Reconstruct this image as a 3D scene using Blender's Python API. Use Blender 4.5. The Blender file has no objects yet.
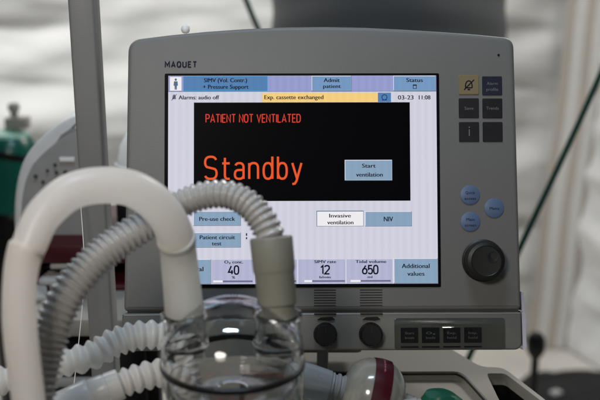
import bpy, bmesh, math, random
from mathutils import Vector, Matrix, noise
random.seed(7)
rad = math.radians
scn = bpy.context.scene
COL = scn.collection

# ------------------------------------------------------------------ camera frame
TH, H, FPX = rad(14), 1.45, 1000.0
CAM = Vector((0, 0, H))
RT = Vector((1, 0, 0)); FW = Vector((0, math.cos(TH), -math.sin(TH))); UP = Vector((0, math.sin(TH), math.cos(TH)))

def at(px, py, d):
    return CAM + FW*d + RT*((px-300)/FPX*d) + UP*((200-py)/FPX*d)

def on_level(px, py, z):
    v = FW + RT*((px-300)/FPX) + UP*((200-py)/FPX)
    return CAM + v*((z-H)/v.z)

# ------------------------------------------------------------------ materials
def lin(c):
    c /= 255.0
    return c/12.92 if c <= .04045 else ((c+.055)/1.055)**2.4

def rgb(r, g, b):
    return (lin(r), lin(g), lin(b), 1)

def new_mat(name):
    m = bpy.data.materials.new(name); m.use_nodes = True
    return m, m.node_tree, m.node_tree.nodes['Principled BSDF']

def plastic(name, col, rough=.45, spec=.5, var=.06, scale=60, bump=0., bscale=900, trans=0., ior=1.46, sss=0., sssr=(.02, .02, .02), alpha=1.):
    m, nt, b = new_mat(name)
    N, L = nt.nodes, nt.links
    tc = N.new('ShaderNodeTexCoord')
    nz = N.new('ShaderNodeTexNoise'); nz.inputs['Scale'].default_value = scale; nz.inputs['Detail'].default_value = 5
    L.new(tc.outputs['Object'], nz.inputs['Vector'])
    mix = N.new('ShaderNodeMix'); mix.data_type = 'RGBA'
    c = Vector(col[:3])
    mix.inputs[6].default_value = (*(c*(1-var)), 1); mix.inputs[7].default_value = (*(c*(1+var)), 1)
    L.new(nz.outputs['Fac'], mix.inputs[0]); L.new(mix.outputs[2], b.inputs['Base Color'])
    mr = N.new('ShaderNodeMapRange'); mr.inputs[3].default_value = max(0, rough-.07); mr.inputs[4].default_value = rough+.07
    L.new(nz.outputs['Fac'], mr.inputs[0]); L.new(mr.outputs[0], b.inputs['Roughness'])
    b.inputs['Specular IOR Level'].default_value = spec
    b.inputs['Transmission Weight'].default_value = trans
    b.inputs['IOR'].default_value = ior
    b.inputs['Alpha'].default_value = alpha
    if sss:
        b.inputs['Subsurface Weight'].default_value = sss
        b.inputs['Subsurface Radius'].default_value = sssr
        b.inputs['Subsurface Scale'].default_value = 1.0
    if bump:
        n2 = N.new('ShaderNodeTexNoise'); n2.inputs['Scale'].default_value = bscale; n2.inputs['Detail'].default_value = 3
        L.new(tc.outputs['Object'], n2.inputs['Vector'])
        bp = N.new('ShaderNodeBump'); bp.inputs['Strength'].default_value = bump; bp.inputs['Distance'].default_value = .0006
        L.new(n2.outputs['Fac'], bp.inputs['Height']); L.new(bp.outputs['Normal'], b.inputs['Normal'])
    return m

def glow(name, r, g, b_, k=1.0, stripes=0.):
    m, nt, b = new_mat(name)
    b.inputs['Base Color'].default_value = (.001, .001, .001, 1)
    b.inputs['Roughness'].default_value = .35
    b.inputs['Specular IOR Level'].default_value = .012
    b.inputs['Emission Strength'].default_value = k
    col = rgb(r, g, b_)
    if stripes:
        N, L = nt.nodes, nt.links
        tc = N.new('ShaderNodeTexCoord')
        wv = N.new('ShaderNodeTexWave'); wv.bands_direction = 'X'; wv.inputs['Scale'].default_value = 42
        wv.inputs['Distortion'].default_value = 0
        L.new(tc.outputs['Object'], wv.inputs['Vector'])
        mix = N.new('ShaderNodeMix'); mix.data_type = 'RGBA'
        c = Vector(col[:3])
        mix.inputs[6].default_value = (*(c*(1-stripes)), 1); mix.inputs[7].default_value = (*(c*(1+stripes)), 1)
        L.new(wv.outputs['Color'], mix.inputs[0]); L.new(mix.outputs[2], b.inputs['Emission Color'])
    else:
        b.inputs['Emission Color'].default_value = col
    return m

M = {}
M['housing'] = plastic('housing_plastic', (.145, .144, .136), .5, .4, .03, 25, bump=.25)
M['gap'] = plastic('gap_shadow_plastic', (.05, .05, .046), .6, .2)
M['panel'] = plastic('lower_panel_plastic', (.142, .141, .126), .32, .5, .03, 25, bump=.06)
M['cabinet'] = plastic('cabinet_plastic', (.245, .24, .215), .5, .4, .04, 20, bump=.2)
M['rear'] = plastic('rear_plastic', (.28, .28, .27), .5, .4)
M['frame_black'] = plastic('black_bezel', (.002, .002, .003), .5, .06)
M['key_dark'] = plastic('dark_key', (.010, .010, .013), .4, .4)
M['key_navy'] = plastic('navy_key', (.013, .016, .032), .4, .4)
M['key_yellow'] = plastic('ochre_key', (.20, .155, .08), .45, .4)
M['key_blue'] = plastic('blue_key', (.085, .125, .22), .45, .4, .03)
M['key_text'] = plastic('pale_key_print', (.15, .15, .16), .5, .3)
M['ink'] = plastic('navy_ink', (.005, .007, .022), .5, .1)
M['black'] = plastic('black_plastic', (.005, .005, .005), .4, .3)
M['knob'] = plastic('black_knob', (.010, .010, .009), .45, .4)
M['strip'] = plastic('clear_edge_strip', (.34, .33, .40), .15, .6)
M['pole'] = plastic('pole_paint', (.185, .185, .18), .42, .5, .04, 30, bump=.15)
M['white_tube'] = plastic('white_silicone', (.74, .71, .675), .32, .5, .03, 50)
M['clear_cuff'] = plastic('frosted_cuff', (.58, .58, .55), .32, .5, .03, 50)
M['grey_hose'] = plastic('grey_hose', (.38, .37, .355), .2, .8, .05, 70)
M['grey_cuff'] = plastic('olive_cuff', (.20, .20, .165), .5, .4, .05, 60)
M['white_hose'] = plastic('white_corrugated', (.68, .66, .63), .28, .55, .04, 60)
M['frost'] = plastic('frosted_connector', (.62, .62, .60), .3, .5, trans=.6)
M['cup'] = plastic('clear_cup', (.80, .78, .70), .14, .5, trans=.82)
M['red_label'] = plastic('red_label', (.042, .002, .006), .35, .4)
M['label_print'] = plastic('pink_print', (.36, .12, .14), .5, .3)
M['green_cap'] = plastic('green_cap', (.005, .075, .042), .35, .5)
M['green_tank'] = plastic('green_tank', (.003, .085, .058), .3, .5, .08, 20)
M['pale_green'] = plastic('pale_green', (.26, .46, .36), .4, .4)
M['metal'] = plastic('dull_metal', (.30, .285, .24), .35, .8)
M['aluminium'] = plastic('aluminium_plate', (.5, .5, .5), .3, .9)
M['white'] = plastic('white_plastic', (.76, .76, .74), .4, .5)
M['device_grey'] = plastic('device_grey', (.20, .20, .20), .45, .4, .04)
M['device_rim'] = plastic('device_rim', (.62, .62, .615), .4, .5)
M['device_face'] = plastic('device_face', (.28, .28, .275), .5, .4, .12, 40)
M['red_box'] = plastic('dark_red_box', (.05, .003, .007), .45, .4)
M['rope'] = plastic('green_rope', (.004, .042, .026), .6, .3, .25, 300)
M['duct'] = plastic('duct_fabric', (.06, .064, .066), .6, .3, .05, 10)
M['bag'] = plastic('black_bag', (.012, .012, .013), .6, .3, .2, 25, bump=.4, bscale=300)
M['packet'] = plastic('white_packet', (.42, .42, .41), .5, .4)
M['seam_brown'] = plastic('seam_brown', (.50, .45, .39), .8, .2)
M['seam_pale'] = plastic('seam_pale', (.70, .68, .64), .7, .2)
M['ground'] = plastic('ground_sheet', (.60, .57, .52), .7, .2, .25, 4)
g, nt, b = new_mat('clear_chamber')
b.inputs['Base Color'].default_value = (.97, .975, .97, 1); b.inputs['Roughness'].default_value = .035
b.inputs['Transmission Weight'].default_value = 1; b.inputs['IOR'].default_value = 1.46
nz = nt.nodes.new('ShaderNodeTexNoise'); nz.inputs['Scale'].default_value = 14
bp = nt.nodes.new('ShaderNodeBump'); bp.inputs['Strength'].default_value = .035; bp.inputs['Distance'].default_value = .0015
nt.links.new(nz.outputs['Fac'], bp.inputs['Height']); nt.links.new(bp.outputs['Normal'], b.inputs['Normal'])
M['glass'] = g
g, nt, b = new_mat('clear_acrylic')
b.inputs['Base Color'].default_value = (.8, .8, .78, 1); b.inputs['Roughness'].default_value = .03
b.inputs['Transmission Weight'].default_value = 1; b.inputs['IOR'].default_value = 1.45
M['acrylic'] = g
# tent cloth: woven, slightly translucent, creased
m, nt, b = new_mat('tent_cloth')
N, L = nt.nodes, nt.links
tc = N.new('ShaderNodeTexCoord')
n1 = N.new('ShaderNodeTexNoise'); n1.inputs['Scale'].default_value = 3.5; n1.inputs['Detail'].default_value = 8
mp = N.new('ShaderNodeMapping'); mp.inputs['Scale'].default_value = (.6, .6, 2.2)
L.new(tc.outputs['Object'], mp.inputs[0]); L.new(mp.outputs[0], n1.inputs['Vector'])
cr = N.new('ShaderNodeValToRGB')
cr.color_ramp.elements[0].position = .3; cr.color_ramp.elements[0].color = (.69, .685, .66, 1)
cr.color_ramp.elements[1].position = .7; cr.color_ramp.elements[1].color = (.79, .785, .765, 1)
L.new(n1.outputs['Fac'], cr.inputs[0]); L.new(cr.outputs[0], b.inputs['Base Color'])
b.inputs['Roughness'].default_value = .75; b.inputs['Specular IOR Level'].default_value = .2
bp = N.new('ShaderNodeBump'); bp.inputs['Strength'].default_value = .4; bp.inputs['Distance'].default_value = .03
L.new(n1.outputs['Fac'], bp.inputs['Height']); L.new(bp.outputs['Normal'], b.inputs['Normal'])
M['tent'] = m

def thin_wall(m, col, k):
    nt = m.node_tree; b = nt.nodes['Principled BSDF']; out = nt.nodes['Material Output']
    t = nt.nodes.new('ShaderNodeBsdfTranslucent'); t.inputs[0].default_value = (*col, 1)
    mx = nt.nodes.new('ShaderNodeMixShader'); mx.inputs[0].default_value = k
    nt.links.new(b.outputs[0], mx.inputs[1]); nt.links.new(t.outputs[0], mx.inputs[2]); nt.links.new(mx.outputs[0], out.inputs[0])
thin_wall(M['white_tube'], (.95, .915, .875), .62)
thin_wall(M['clear_cuff'], (.86, .86, .82), .55)
thin_wall(M['white_hose'], (.9, .88, .84), .45)
thin_wall(M['grey_hose'], (.6, .59, .57), .1)
# screen colours
S = {}
S['white'] = glow('screen_white', 208, 207, 221, 1, .028)
S['header'] = glow('screen_header', 150, 156, 203, 1, .03)
S['mode'] = glow('screen_mode', 84, 128, 176, 1, .02)
S['cyan'] = glow('screen_cyan', 52, 152, 205)
S['button'] = glow('screen_button', 116, 152, 192, 1, .02)
S['button2'] = glow('screen_button_low', 136, 162, 188, 1, .02)
S['edge'] = glow('screen_edge', 84, 110, 134)
S['light'] = glow('screen_light_edge', 226, 228, 240)
S['field'] = glow('screen_field', 178, 180, 208, 1, .03)
S['yellow'] = glow('screen_yellow', 243, 206, 128, 1, .02)
S['black'] = glow('screen_black', 5, 4, 6)
S['paper'] = glow('screen_paper', 238, 235, 238)
S['orange'] = glow('screen_orange', 232, 88, 44)
S['red'] = glow('screen_red', 216, 66, 50)
S['text'] = glow('screen_text', 14, 14, 30)
S['blueink'] = glow('screen_blue_ink', 30, 62, 120)
S['dim'] = glow('screen_dim', 104, 106, 134)

# ------------------------------------------------------------------ object helpers
def link(o, parent=None):
    COL.objects.link(o)
    if parent is not None: o.parent = parent
    return o

def thing(name, loc, label, cat, group=None, rot=None):
    o = bpy.data.objects.new(name, None); o.empty_display_size = .05
    link(o); o.location = loc
    if rot: o.rotation_euler = rot
    tag(o, label, cat, group)
    return o

def tag(o, label, cat, group=None):
    o['label'] = label; o['category'] = cat
    if group: o['group'] = group

def mesh_obj(name, bm, mats, parent=None, smooth=True, loc=None, rot=None, world=False, angle=35):
    bmesh.ops.recalc_face_normals(bm, faces=bm.faces) if not world == 'keep' else None
    me = bpy.data.meshes.new(name); bm.to_mesh(me); bm.free()
    for mm in (mats if isinstance(mats, (list, tuple)) else [mats]): me.materials.append(mm)
    if smooth:
        me.shade_smooth()
        me.set_sharp_from_angle(angle=rad(angle))
    o = bpy.data.objects.new(name, me); link(o, parent)
    if loc is not None: o.location = loc
    if rot is not None: o.rotation_euler = rot
    return o

def world_part(name, bm, mats, root, **k):
    """bm in world coordinates; move under root (root has no rotation)"""
    bmesh.ops.translate(bm, verts=bm.verts, vec=-root.location)
    return mesh_obj(name, bm, mats, root, **k)

def add_box(bm, c, s, rot=None, bevel=0, seg=2, mi=0):
    r = bmesh.ops.create_cube(bm, size=1)
    vs = r['verts']
    mt = Matrix.Translation(c) @ (rot.to_4x4() if rot else Matrix()) @ Matrix.Diagonal((*s, 1))
    bmesh.ops.transform(bm, matrix=mt, verts=vs)
    fs = {f for v in vs for f in v.link_faces}
    for f in fs: f.material_index = mi
    if bevel:
        es = list({e for v in vs for e in v.link_edges})
        bmesh.ops.bevel(bm, geom=es, offset=bevel, segments=seg, profile=.5, affect='EDGES', material=mi)

def add_lathe(bm, prof, mat, segs=48, mi=0):
    """prof: list of (r, z) in a frame given by mat"""
    rings = []
    for r, z in prof:
        if r < 1e-6:
            rings.append([bm.verts.new(mat @ Vector((0, 0, z)))])
        else:
            rings.append([bm.verts.new(mat @ Vector((r*math.cos(2*math.pi*i/segs), r*math.sin(2*math.pi*i/segs), z))) for i in range(segs)])
    for a, c in zip(rings, rings[1:]):
        for i in range(segs):
            j = (i+1) % segs
            if len(a) == 1 and len(c) == 1: continue
            if len(a) == 1: f = bm.faces.new((a[0], c[i], c[j]))
            elif len(c) == 1: f = bm.faces.new((a[i], a[j], c[0]))
            else: f = bm.faces.new((a[i], a[j], c[j], c[i]))
            f.material_index = mi

def catmull(pts, n=14):
    out = []
    P = [pts[0]] + list(pts) + [pts[-1]]
    for i in range(1, len(P)-2):
        a, b_, c, d = P[i-1], P[i], P[i+1], P[i+2]
        for k in range(n):
            t = k/n
            out.append(tuple(.5*((2*b_[q]) + (-a[q]+c[q])*t + (2*a[q]-5*b_[q]+4*c[q]-d[q])*t*t + (-a[q]+3*b_[q]-3*c[q]+d[q])*t**3) for q in range(len(b_))))
    out.append(tuple(pts[-1]))
    return out

def resample(pts, step):
    """pts: list of (x,y,z,r) -> evenly spaced along arc length"""
    acc = [0]
    for a, b_ in zip(pts, pts[1:]): acc.append(acc[-1] + (Vector(b_[:3])-Vector(a[:3])).length)
    n = max(2, int(acc[-1]/step)); out = []; j = 0
    for k in range(n+1):
        s = acc[-1]*k/n
        while j < len(acc)-2 and acc[j+1] < s: j += 1
        t = (s-acc[j])/max(1e-9, acc[j+1]-acc[j])
        out.append((s, tuple(pts[j][q]*(1-t)+pts[j+1][q]*t for q in range(4))))
    return out

def add_sweep(bm, pts, segs=32, step=.003, mod=None, caps=True, wall=0, mi=0):
    """tube through (x,y,z,r) points; mod(s) multiplies the radius"""
    sm = resample(catmull(pts), step)
    cs = [Vector(p[:3]) for _, p in sm]
    up = None; rings = []
    for i, (s, p) in enumerate(sm):
        t = (cs[min(i+1, len(cs)-1)] - cs[max(i-1, 0)]).normalized()
        if up is None:
            up = Vector((0, 0, 1)) if abs(t.z) < .9 else Vector((0, 1, 0))
        up = (up - t*up.dot(t)).normalized(); sd = t.cross(up)
        r = p[3]*(mod(s) if mod else 1)
        rings.append([bm.verts.new(cs[i] + (up*math.cos(2*math.pi*k/segs) + sd*math.sin(2*math.pi*k/segs))*r) for k in range(segs)])
    for a, c in zip(rings, rings[1:]):
        for i in range(segs):
            j = (i+1) % segs
            bm.faces.new((a[i], a[j], c[j], c[i])).material_index = mi
    if caps:
        bm.faces.new(rings[0]).material_index = mi; bm.faces.new(list(reversed(rings[-1]))).material_index = mi

def px_path(pp):
    """(px, py, depth, radius in px) -> (x,y,z,r)"""
    return [(*at(x, y, d), r*d/FPX) for x, y, d, r in pp]

def axis_frame(o, z, xhint=Vector((0, 0, 1))):
    z = z.normalized(); x = (xhint - z*xhint.dot(z))
    x = x.normalized() if x.length > 1e-4 else Vector((1, 0, 0))
    y = z.cross(x)
    mt = Matrix((x, y, z)).transposed().to_4x4(); mt.translation = o
    return mt

# ------------------------------------------------------------------ text and flat artwork in the monitor's own frame
PVX, PVY = 322, 190
def ml(px, py, y=0.):
    return Vector(((px-PVX)/FPX, y, (PVY-py)/FPX))

def el(cx, cy, rx, ry, a0, a1, n=18, e=.82):
    out = []
    for i in range(n+1):
        t = rad(a0+(a1-a0)*i/n); c, q = math.cos(t), math.sin(t)
        out.append((cx+rx*math.copysign(abs(c)**e, c), cy+ry*math.copysign(abs(q)**e, q)))
    return out
GLYPH = {
    'S': (.56, [el(.28, .745, .27, .255, 22, 232) + el(.28, .245, .28, .245, 52, -158)]),
    't': (.34, [[(.13, .95), (.13, .2)] + el(.29, .17, .16, .17, 180, 275, 8) + [(.36, .01)], [(0, .7), (.36, .7)]]),
    'a': (.42, [el(.215, .5, .20, .21, 155, 0) + [(.415, 0)], [(.415, .40), (.2, .40)] + el(.2, .20, .2, .20, 90, 270) + el(.2, .2, .215, .2, 280, 340, 6)]),
    'n': (.42, [[(0, 0), (0, .71)], el(.21, .48, .21, .23, 180, 0) + [(.42, 0)]]),
    'd': (.42, [el(.21, .355, .21, .355, 20, 380, 28), [(.42, 1), (.42, 0)]]),
    'b': (.42, [el(.21, .355, .21, .355, 200, 560, 28), [(0, 1), (0, 0)]]),
    'y': (.44, [[(0, .71), (.22, .02)], [(.44, .71), (.20, -.10), (.12, -.22), (.0, -.24)]]),
    'P': (.46, [[(0, 0), (0, 1), (.22, 1)] + el(.22, .74, .24, .26, 90, -90) + [(.02, .48)]]),
    'A': (.54, [[(0, 0), (.27, 1), (.54, 0)], [(.09, .3), (.45, .3)]]),
    'T': (.50, [[(0, 1), (.5, 1)], [(.25, .97), (.25, 0)]]),
    'I': (.0, [[(0, 0), (0, 1)]]),
    'E': (.40, [[(.42, 1), (0, 1), (0, 0), (.42, 0)], [(.02, .52), (.36, .52)]]),
    'N': (.48, [[(0, 0), (0, 1), (.48, 0), (.48, 1)]]),
    'O': (.50, [el(.25, .5, .25, .5, 0, 360, 30, .7)]),
    'Q': (.52, [el(.26, .5, .26, .5, 0, 360, 30, .8), [(.30, .22), (.54, -.02)]]),
    'V': (.52, [[(0, 1), (.26, 0), (.52, 1)]]),
    'L': (.38, [[(0, 1), (0, 0), (.4, 0)]]),
    'D': (.48, [[(0, 0), (0, 1), (.2, 1)] + el(.2, .5, .28, .5, 90, -90, 18, .75) + [(0, 0)]]),
    'M': (.62, [[(0, 0), (0, 1), (.31, .32), (.62, 1), (.62, 0)]]),
    'U': (.50, [[(0, 1), (0, .28)] + el(.25, .27, .25, .27, 180, 360) + [(.5, 1)]]),
    '0': (.46, [el(.23, .5, .23, .5, 0, 360, 30, .7)]),
    '1': (.22, [[(0, .76), (.2, 1), (.2, 0)]]),
    '2': (.44, [el(.22, .74, .22, .26, 165, -30) + [(0, 0), (.46, 0)]]),
    '4': (.48, [[(.30, 1), (0, .24), (.50, .24)], [(.37, .5), (.37, 0)]]),
    '5': (.44, [[(.42, 1), (.05, 1), (.02, .54)] + el(.22, .32, .22, .32, 125, -155)]),
    '6': (.46, [[(.34, 1), (.05, .48)] + el(.23, .31, .23, .31, 150, 500, 28)]),
}
class Art:
    """a flat sub-part: rectangles and lettering stacked a little proud of each other"""
    def __init__(s): s.bm = bmesh.new(); s.mats = []
    def mi(s, m):
        if m not in s.mats: s.mats.append(m)
        return s.mats.index(m)
    def rect(s, x0, y0, x1, y1, m, y):
        v = [s.bm.verts.new(ml(*q, y)) for q in ((x0, y0), (x1, y0), (x1, y1), (x0, y1))]
        f = s.bm.faces.new(v); f.material_index = s.mi(m)
    def poly(s, pts, m, y):
        f = s.bm.faces.new([s.bm.verts.new(ml(*q, y)) for q in pts]); f.material_index = s.mi(m)
    def line(s, pts, w, m, y):
        for (x0, y0), (x1, y1) in zip(pts, pts[1:]):
            l = math.hypot(x1-x0, y1-y0) or 1; nx, ny = -(y1-y0)/l*w/2, (x1-x0)/l*w/2
            s.poly([(x0+nx, y0+ny), (x1+nx, y1+ny), (x1-nx, y1-ny), (x0-nx, y0-ny)], m, y)
    def text(s, txt, x0, x1, top, base, m, y, heavy=True):
        """lettering whose capitals span top..base and whose width spans x0..x1"""
        if heavy and m is S['text']:
            s.text(txt, x0+.32, x1+.32, top, base, m, y+.00003, False)
        cu = bpy.data.curves.new('t', 'FONT'); cu.body = txt; cu.size = 1; cu.resolution_u = 3; cu.offset = 0
        ob = bpy.data.objects.new('t', cu); COL.objects.link(ob)
        bpy.context.view_layer.update()
        me = bpy.data.meshes.new_from_object(ob.evaluated_get(bpy.context.evaluated_depsgraph_get()))
        xs = [v.co.x for v in me.vertices]
        lo, hi = min(xs), max(xs); cap = .73
        n0 = len(s.bm.verts); s.bm.verts.ensure_lookup_table()
        vs = []
        for v in me.vertices:
            px = x0 + (v.co.x-lo)/(hi-lo)*(x1-x0); py = base - v.co.y/cap*(base-top)
            vs.append(s.bm.verts.new(ml(px, py, y)))
        k = s.mi(m)
        for p in me.polygons:
            try: s.bm.faces.new([vs[i] for i in p.vertices]).material_index = k
            except ValueError: pass
        bpy.data.objects.remove(ob); bpy.data.curves.remove(cu); bpy.data.meshes.remove(me)
    def ribbon(s, pts, w, m, y):
        """one continuous mitred stroke"""
        P = [Vector(p) for p in pts]; P = [p for i, p in enumerate(P) if i == 0 or (p-P[i-1]).length > .02]; n = len(P); closed = n > 3 and (P[0]-P[-1]).length < .03
        if closed: P = P[:-1]; n -= 1
        L_, R_ = [], []
        for i in range(n):
            a = P[i]-P[i-1] if (i or closed) else P[1]-P[0]
            b_ = P[(i+1) % n]-P[i] if (i < n-1 or closed) else P[-1]-P[-2]
            a, b_ = a.normalized(), b_.normalized(); na, nb = Vector((-a.y, a.x)), Vector((-b_.y, b_.x))
            mm = (na+nb); mm = mm.normalized() if mm.length > 1e-6 else na
            k = w/2/max(.45, mm.dot(na))
            L_.append(s.bm.verts.new(ml(*(P[i]+mm*k), y))); R_.append(s.bm.verts.new(ml(*(P[i]-mm*k), y)))
        idx = s.mi(m)
        for i in range(n if closed else n-1):
            j = (i+1) % n
            s.bm.faces.new((L_[i], L_[j], R_[j], R_[i])).material_index = idx
    def strokes(s, txt, x0, x1, top, base, w, m, y, gap=.17):
        """narrow engineering lettering drawn as strokes; capitals span top..base"""
        adv = 0; lay_ = []
        for ch in txt:
            if ch == ' ': adv += .36; continue
            wd, st = GLYPH[ch]; lay_.append((adv, st)); adv += wd+gap
        tot = adv-gap; h = base-top-w; kx = (x1-x0-w)/tot; q = 0
        for ox, st in lay_:
            for line in st:
                s.ribbon([(x0+w/2+(ox+px)*kx, base-w/2-py*h) for px, py in line], w, m, y-q*2e-6); q += 1
    def build(s, name, parent):
        for f in s.bm.faces:
            f.normal_update()
            if f.normal.y > 0: f.normal_flip()
        return mesh_obj(name, s.bm, s.mats, parent, smooth=False, world='keep')

# ================================================================== VENTILATOR
vent = thing('ventilator', (0.02, 1.06, 0), 'grey medical ventilator with lit touch screen reading Standby, on its pale cabinet', 'ventilator')
TILT = TH + rad(2.6)
MON_ROT = (-TILT, 0, rad(.6))
MON_LOC = at(PVX, PVY, 1.0) - vent.location

def mon(name, bm, mats, **k):
    return mesh_obj(name, bm, mats, vent, loc=MON_LOC, rot=MON_ROT, **k)

def round_corners(pts, radii, n=8):
    out = []
    for i, (p, r) in enumerate(zip(pts, radii)):
        p = Vector(p); a = (Vector(pts[i-1])-p); c = (Vector(pts[(i+1) % len(pts)])-p)
        if r == 0: out.append(tuple(p)); continue
        a.normalize(); c.normalize()
        p0, p1 = p+a*r, p+c*r
        for k in range(n+1):
            t = k/n
            q = p0*(1-t)**2 + p*2*t*(1-t) + p1*t*t
            out.append(tuple(q))
    return out

def prism(outline, y0, y1, bevel=.004, seg=3, hole=None):
    """outline in px, extruded in the monitor frame from y0 (front) to y1"""
    bm = bmesh.new()
    fr = [bm.verts.new(ml(x, y, y0)) for x, y in outline]
    bk = [bm.verts.new(ml(x, y, y1)) for x, y in outline]
    f = bm.faces.new(fr); bm.faces.new(list(reversed(bk)))
    n = len(fr)
    for i in range(n): bm.faces.new((fr[i], fr[(i+1) % n], bk[(i+1) % n], bk[i]))
    bmesh.ops.recalc_face_normals(bm, faces=bm.faces)
    if bevel:
        bmesh.ops.bevel(bm, geom=list(f.edges), offset=bevel, segments=seg, profile=.5, affect='EDGES')
    return bm

# housing: bowed top edge, rounded corners
top = [(140, 36.2), (170, 32.8), (205, 29.4), (245, 26.6), (285, 25), (325, 24.6), (365, 25.4), (405, 27.4), (440, 29.6), (475, 32.2), (504, 35)]
outl = round_corners([(124.5, 310.6)] + [(127.5, 38)] + top[1:-1] + [(516.5, 36.2)] + [(520.5, 310.6)], [5, 13] + [0]*9 + [11, 5])
mon('housing', prism(outl, 0, .055, .0045, 4), M['housing'])
# rear shell, narrower
rear = round_corners([(150, 330), (152, 48), (495, 46), (498, 330)], [8, 16, 16, 8])
mon('rear_shell', prism(rear, .0552, .085, .0), M['rear'])
# lower control panel, slightly proud, with a strip above it coloured dark for the gap's shade
mon('shadow_gap', prism([(128, 313), (128, 308.5), (518, 308.5), (518, 313)], .0025, .05, 0), M['gap'])
lowo = round_corners([(123, 349.5), (123.5, 312.4), (519.5, 312.4), (520, 349.5)], [8, 2, 2, 8])
mon('lower_panel', prism(lowo, -.0030, .06, .002, 3), M['panel'])
mon('edge_strip', prism(round_corners([(520.8, 350), (520.2, 312), (523.6, 312), (524.6, 347)], [.8, .8, .8, 1.2], 4), -.002, .05, .0), M['strip'])
mon('edge_strip', prism(round_corners([(521.0, 311), (520.6, 292), (523, 293), (523.6, 311)], [.5]*4, 3), .001, .05, .0), M['strip'])
# small indicator hole
bm = bmesh.new(); add_lathe(bm, [(0, .0006), (.0012, .0006), (.0013, -.002)], axis_frame(ml(500.5, 54.2), Vector((0, -1, 0))), 16)
mon('indicator_hole', bm, M['black'])
# white ball knob standing behind the top edge
bm = bmesh.new()
add_lathe(bm, [(.0015, -.06), (.0015, -.004), (.0036, -.003), (.0046, -.001), (.0048, .001), (.0042, .0036), (.0024, .0052), (0, .0057)], axis_frame(ml(178.5, 14, .065), Vector((0, 0, 1)), Vector((1, 0, 0))), 20)
mon('ball_knob', bm, M['white'])
# maker's name
a = Art(); a.strokes('MAQUET', 164.5, 197, 60.0, 66.7, 1.3, M['ink'], -.0003, .34); o = a.build('brand_lettering', vent); o.location = MON_LOC; o.rotation_euler = MON_ROT

# --- screen
bm = prism(round_corners([(164.6, 287.2), (164.6, 72.6), (440.2, 72.6), (440.2, 287.2)], [1.5]*4, 3), -.0008, .004, .0004, 1)
scr = mon('screen', bm, M['frame_black'])
Y0 = -.0010; dY = -.00012
def lay(k): return Y0 + dY*k
a = Art(); a.rect(168.3, 75, 437.2, 283.6, S['white'], lay(0)); a.build('display_panel', scr)
a = Art(); a.rect(168.3, 75.2, 437.2, 90.8, S['header'], lay(1))
a.line([(168.3, 91), (437.2, 91)], .4, S['edge'], lay(2)); a.build('header_bar', scr)
# patient icon
a = Art(); a.rect(170, 76.2, 181.5, 90, S['paper'], lay(2))
a.poly([(175.8+1.2*math.cos(t*.7), 78.9+1.3*math.sin(t*.7)) for t in range(9)], S['edge'], lay(3))
a.poly([(174, 80.6), (177.6, 80.6), (178, 85), (177, 85), (176.9, 89), (175.9, 89), (175.8, 86), (175.7, 89), (174.7, 89), (174.6, 85), (173.6, 85)], S['edge'], lay(3)); a.build('patient_icon', scr)

def button(x0, y0, x1, y1, fill, lines, name='touch_button', tm=None, edge=None, hl=None, cap=5.0):
    a = Art(); tm = tm or S['text']
    a.rect(x0, y0, x1, y1, edge or S['edge'], lay(2))
    if hl: a.rect(x0, y0, x1-.5, y1-.6, hl, lay(3))
    a.rect(x0+.5, y0+.5, x1-.6, y1-.7, fill, lay(4))
    for (t, xa, xb, ty, by) in lines: a.text(t, xa, xb, ty, by, tm, lay(5))
    return a.build(name, scr)

button(183.3, 75.3, 267.8, 90.7, S['mode'], [('SIMV (Vol. Contr.)', 204, 247, 77.3, 81.6), ('+ Pressure Support', 203, 248.5, 83.9, 88.2)], edge=S['cyan'], hl=S['cyan'])
button(312, 75.3, 352, 90.7, S['button'], [('Admit', 324, 340, 77.4, 81.6), ('patient', 323.5, 341, 83.6, 87.6)], hl=S['light'])
button(394, 75.3, 436.6, 90.7, S['button'], [('Status', 407, 423.5, 77.4, 81.6)], hl=S['light'])
a = Art(); a.rect(413.6, 84.2, 417.4, 88.6, S['text'], lay(6)); a.rect(414.2, 85.4, 416.8, 88.1, S['button'], lay(7)); a.build('battery_icon', scr)
# second line: alarm bell, note, amber banner, bell key, date and time
a = Art()
a.poly([(172.2, 98.6), (172.8, 94.8), (174.2, 93.6), (175.6, 94.8), (176.2, 98.6)], S['dim'], lay(2)); a.line([(171.6, 100), (176.8, 93.4)], .5, S['text'], lay(3)); a.build('alarm_icon', scr)
a = Art(); a.text('Alarms: audio off', 178.6, 219, 94.6, 98.8, S['text'], lay(2)); a.build('alarm_note', scr)
a = Art(); a.rect(262, 92.3, 378.2, 101.8, S['yellow'], lay(2)); a.text('Exp. cassette exchanged', 264.5, 323.5, 94.4, 98.8, S['text'], lay(3)); a.build('alarm_banner', scr)
a = Art(); a.rect(378.4, 92.3, 391.6, 101.8, S['mode'], lay(2))
ring = [(385+2.6*math.cos(k*math.pi/6), 97+2.7*math.sin(k*math.pi/6)) for k in range(13)]
a.line(ring, .9, S['blueink'], lay(3)); a.line([(382.6, 99.8), (387.4, 99.8)], .8, S['blueink'], lay(4)); a.build('bell_key', scr)
a = Art(); a.text('03-23', 398.5, 414, 94.8, 99.2, S['text'], lay(2)); a.text('11:08', 419.5, 431, 94.8, 99.2, S['text'], lay(2)); a.build('clock_text', scr)
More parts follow.
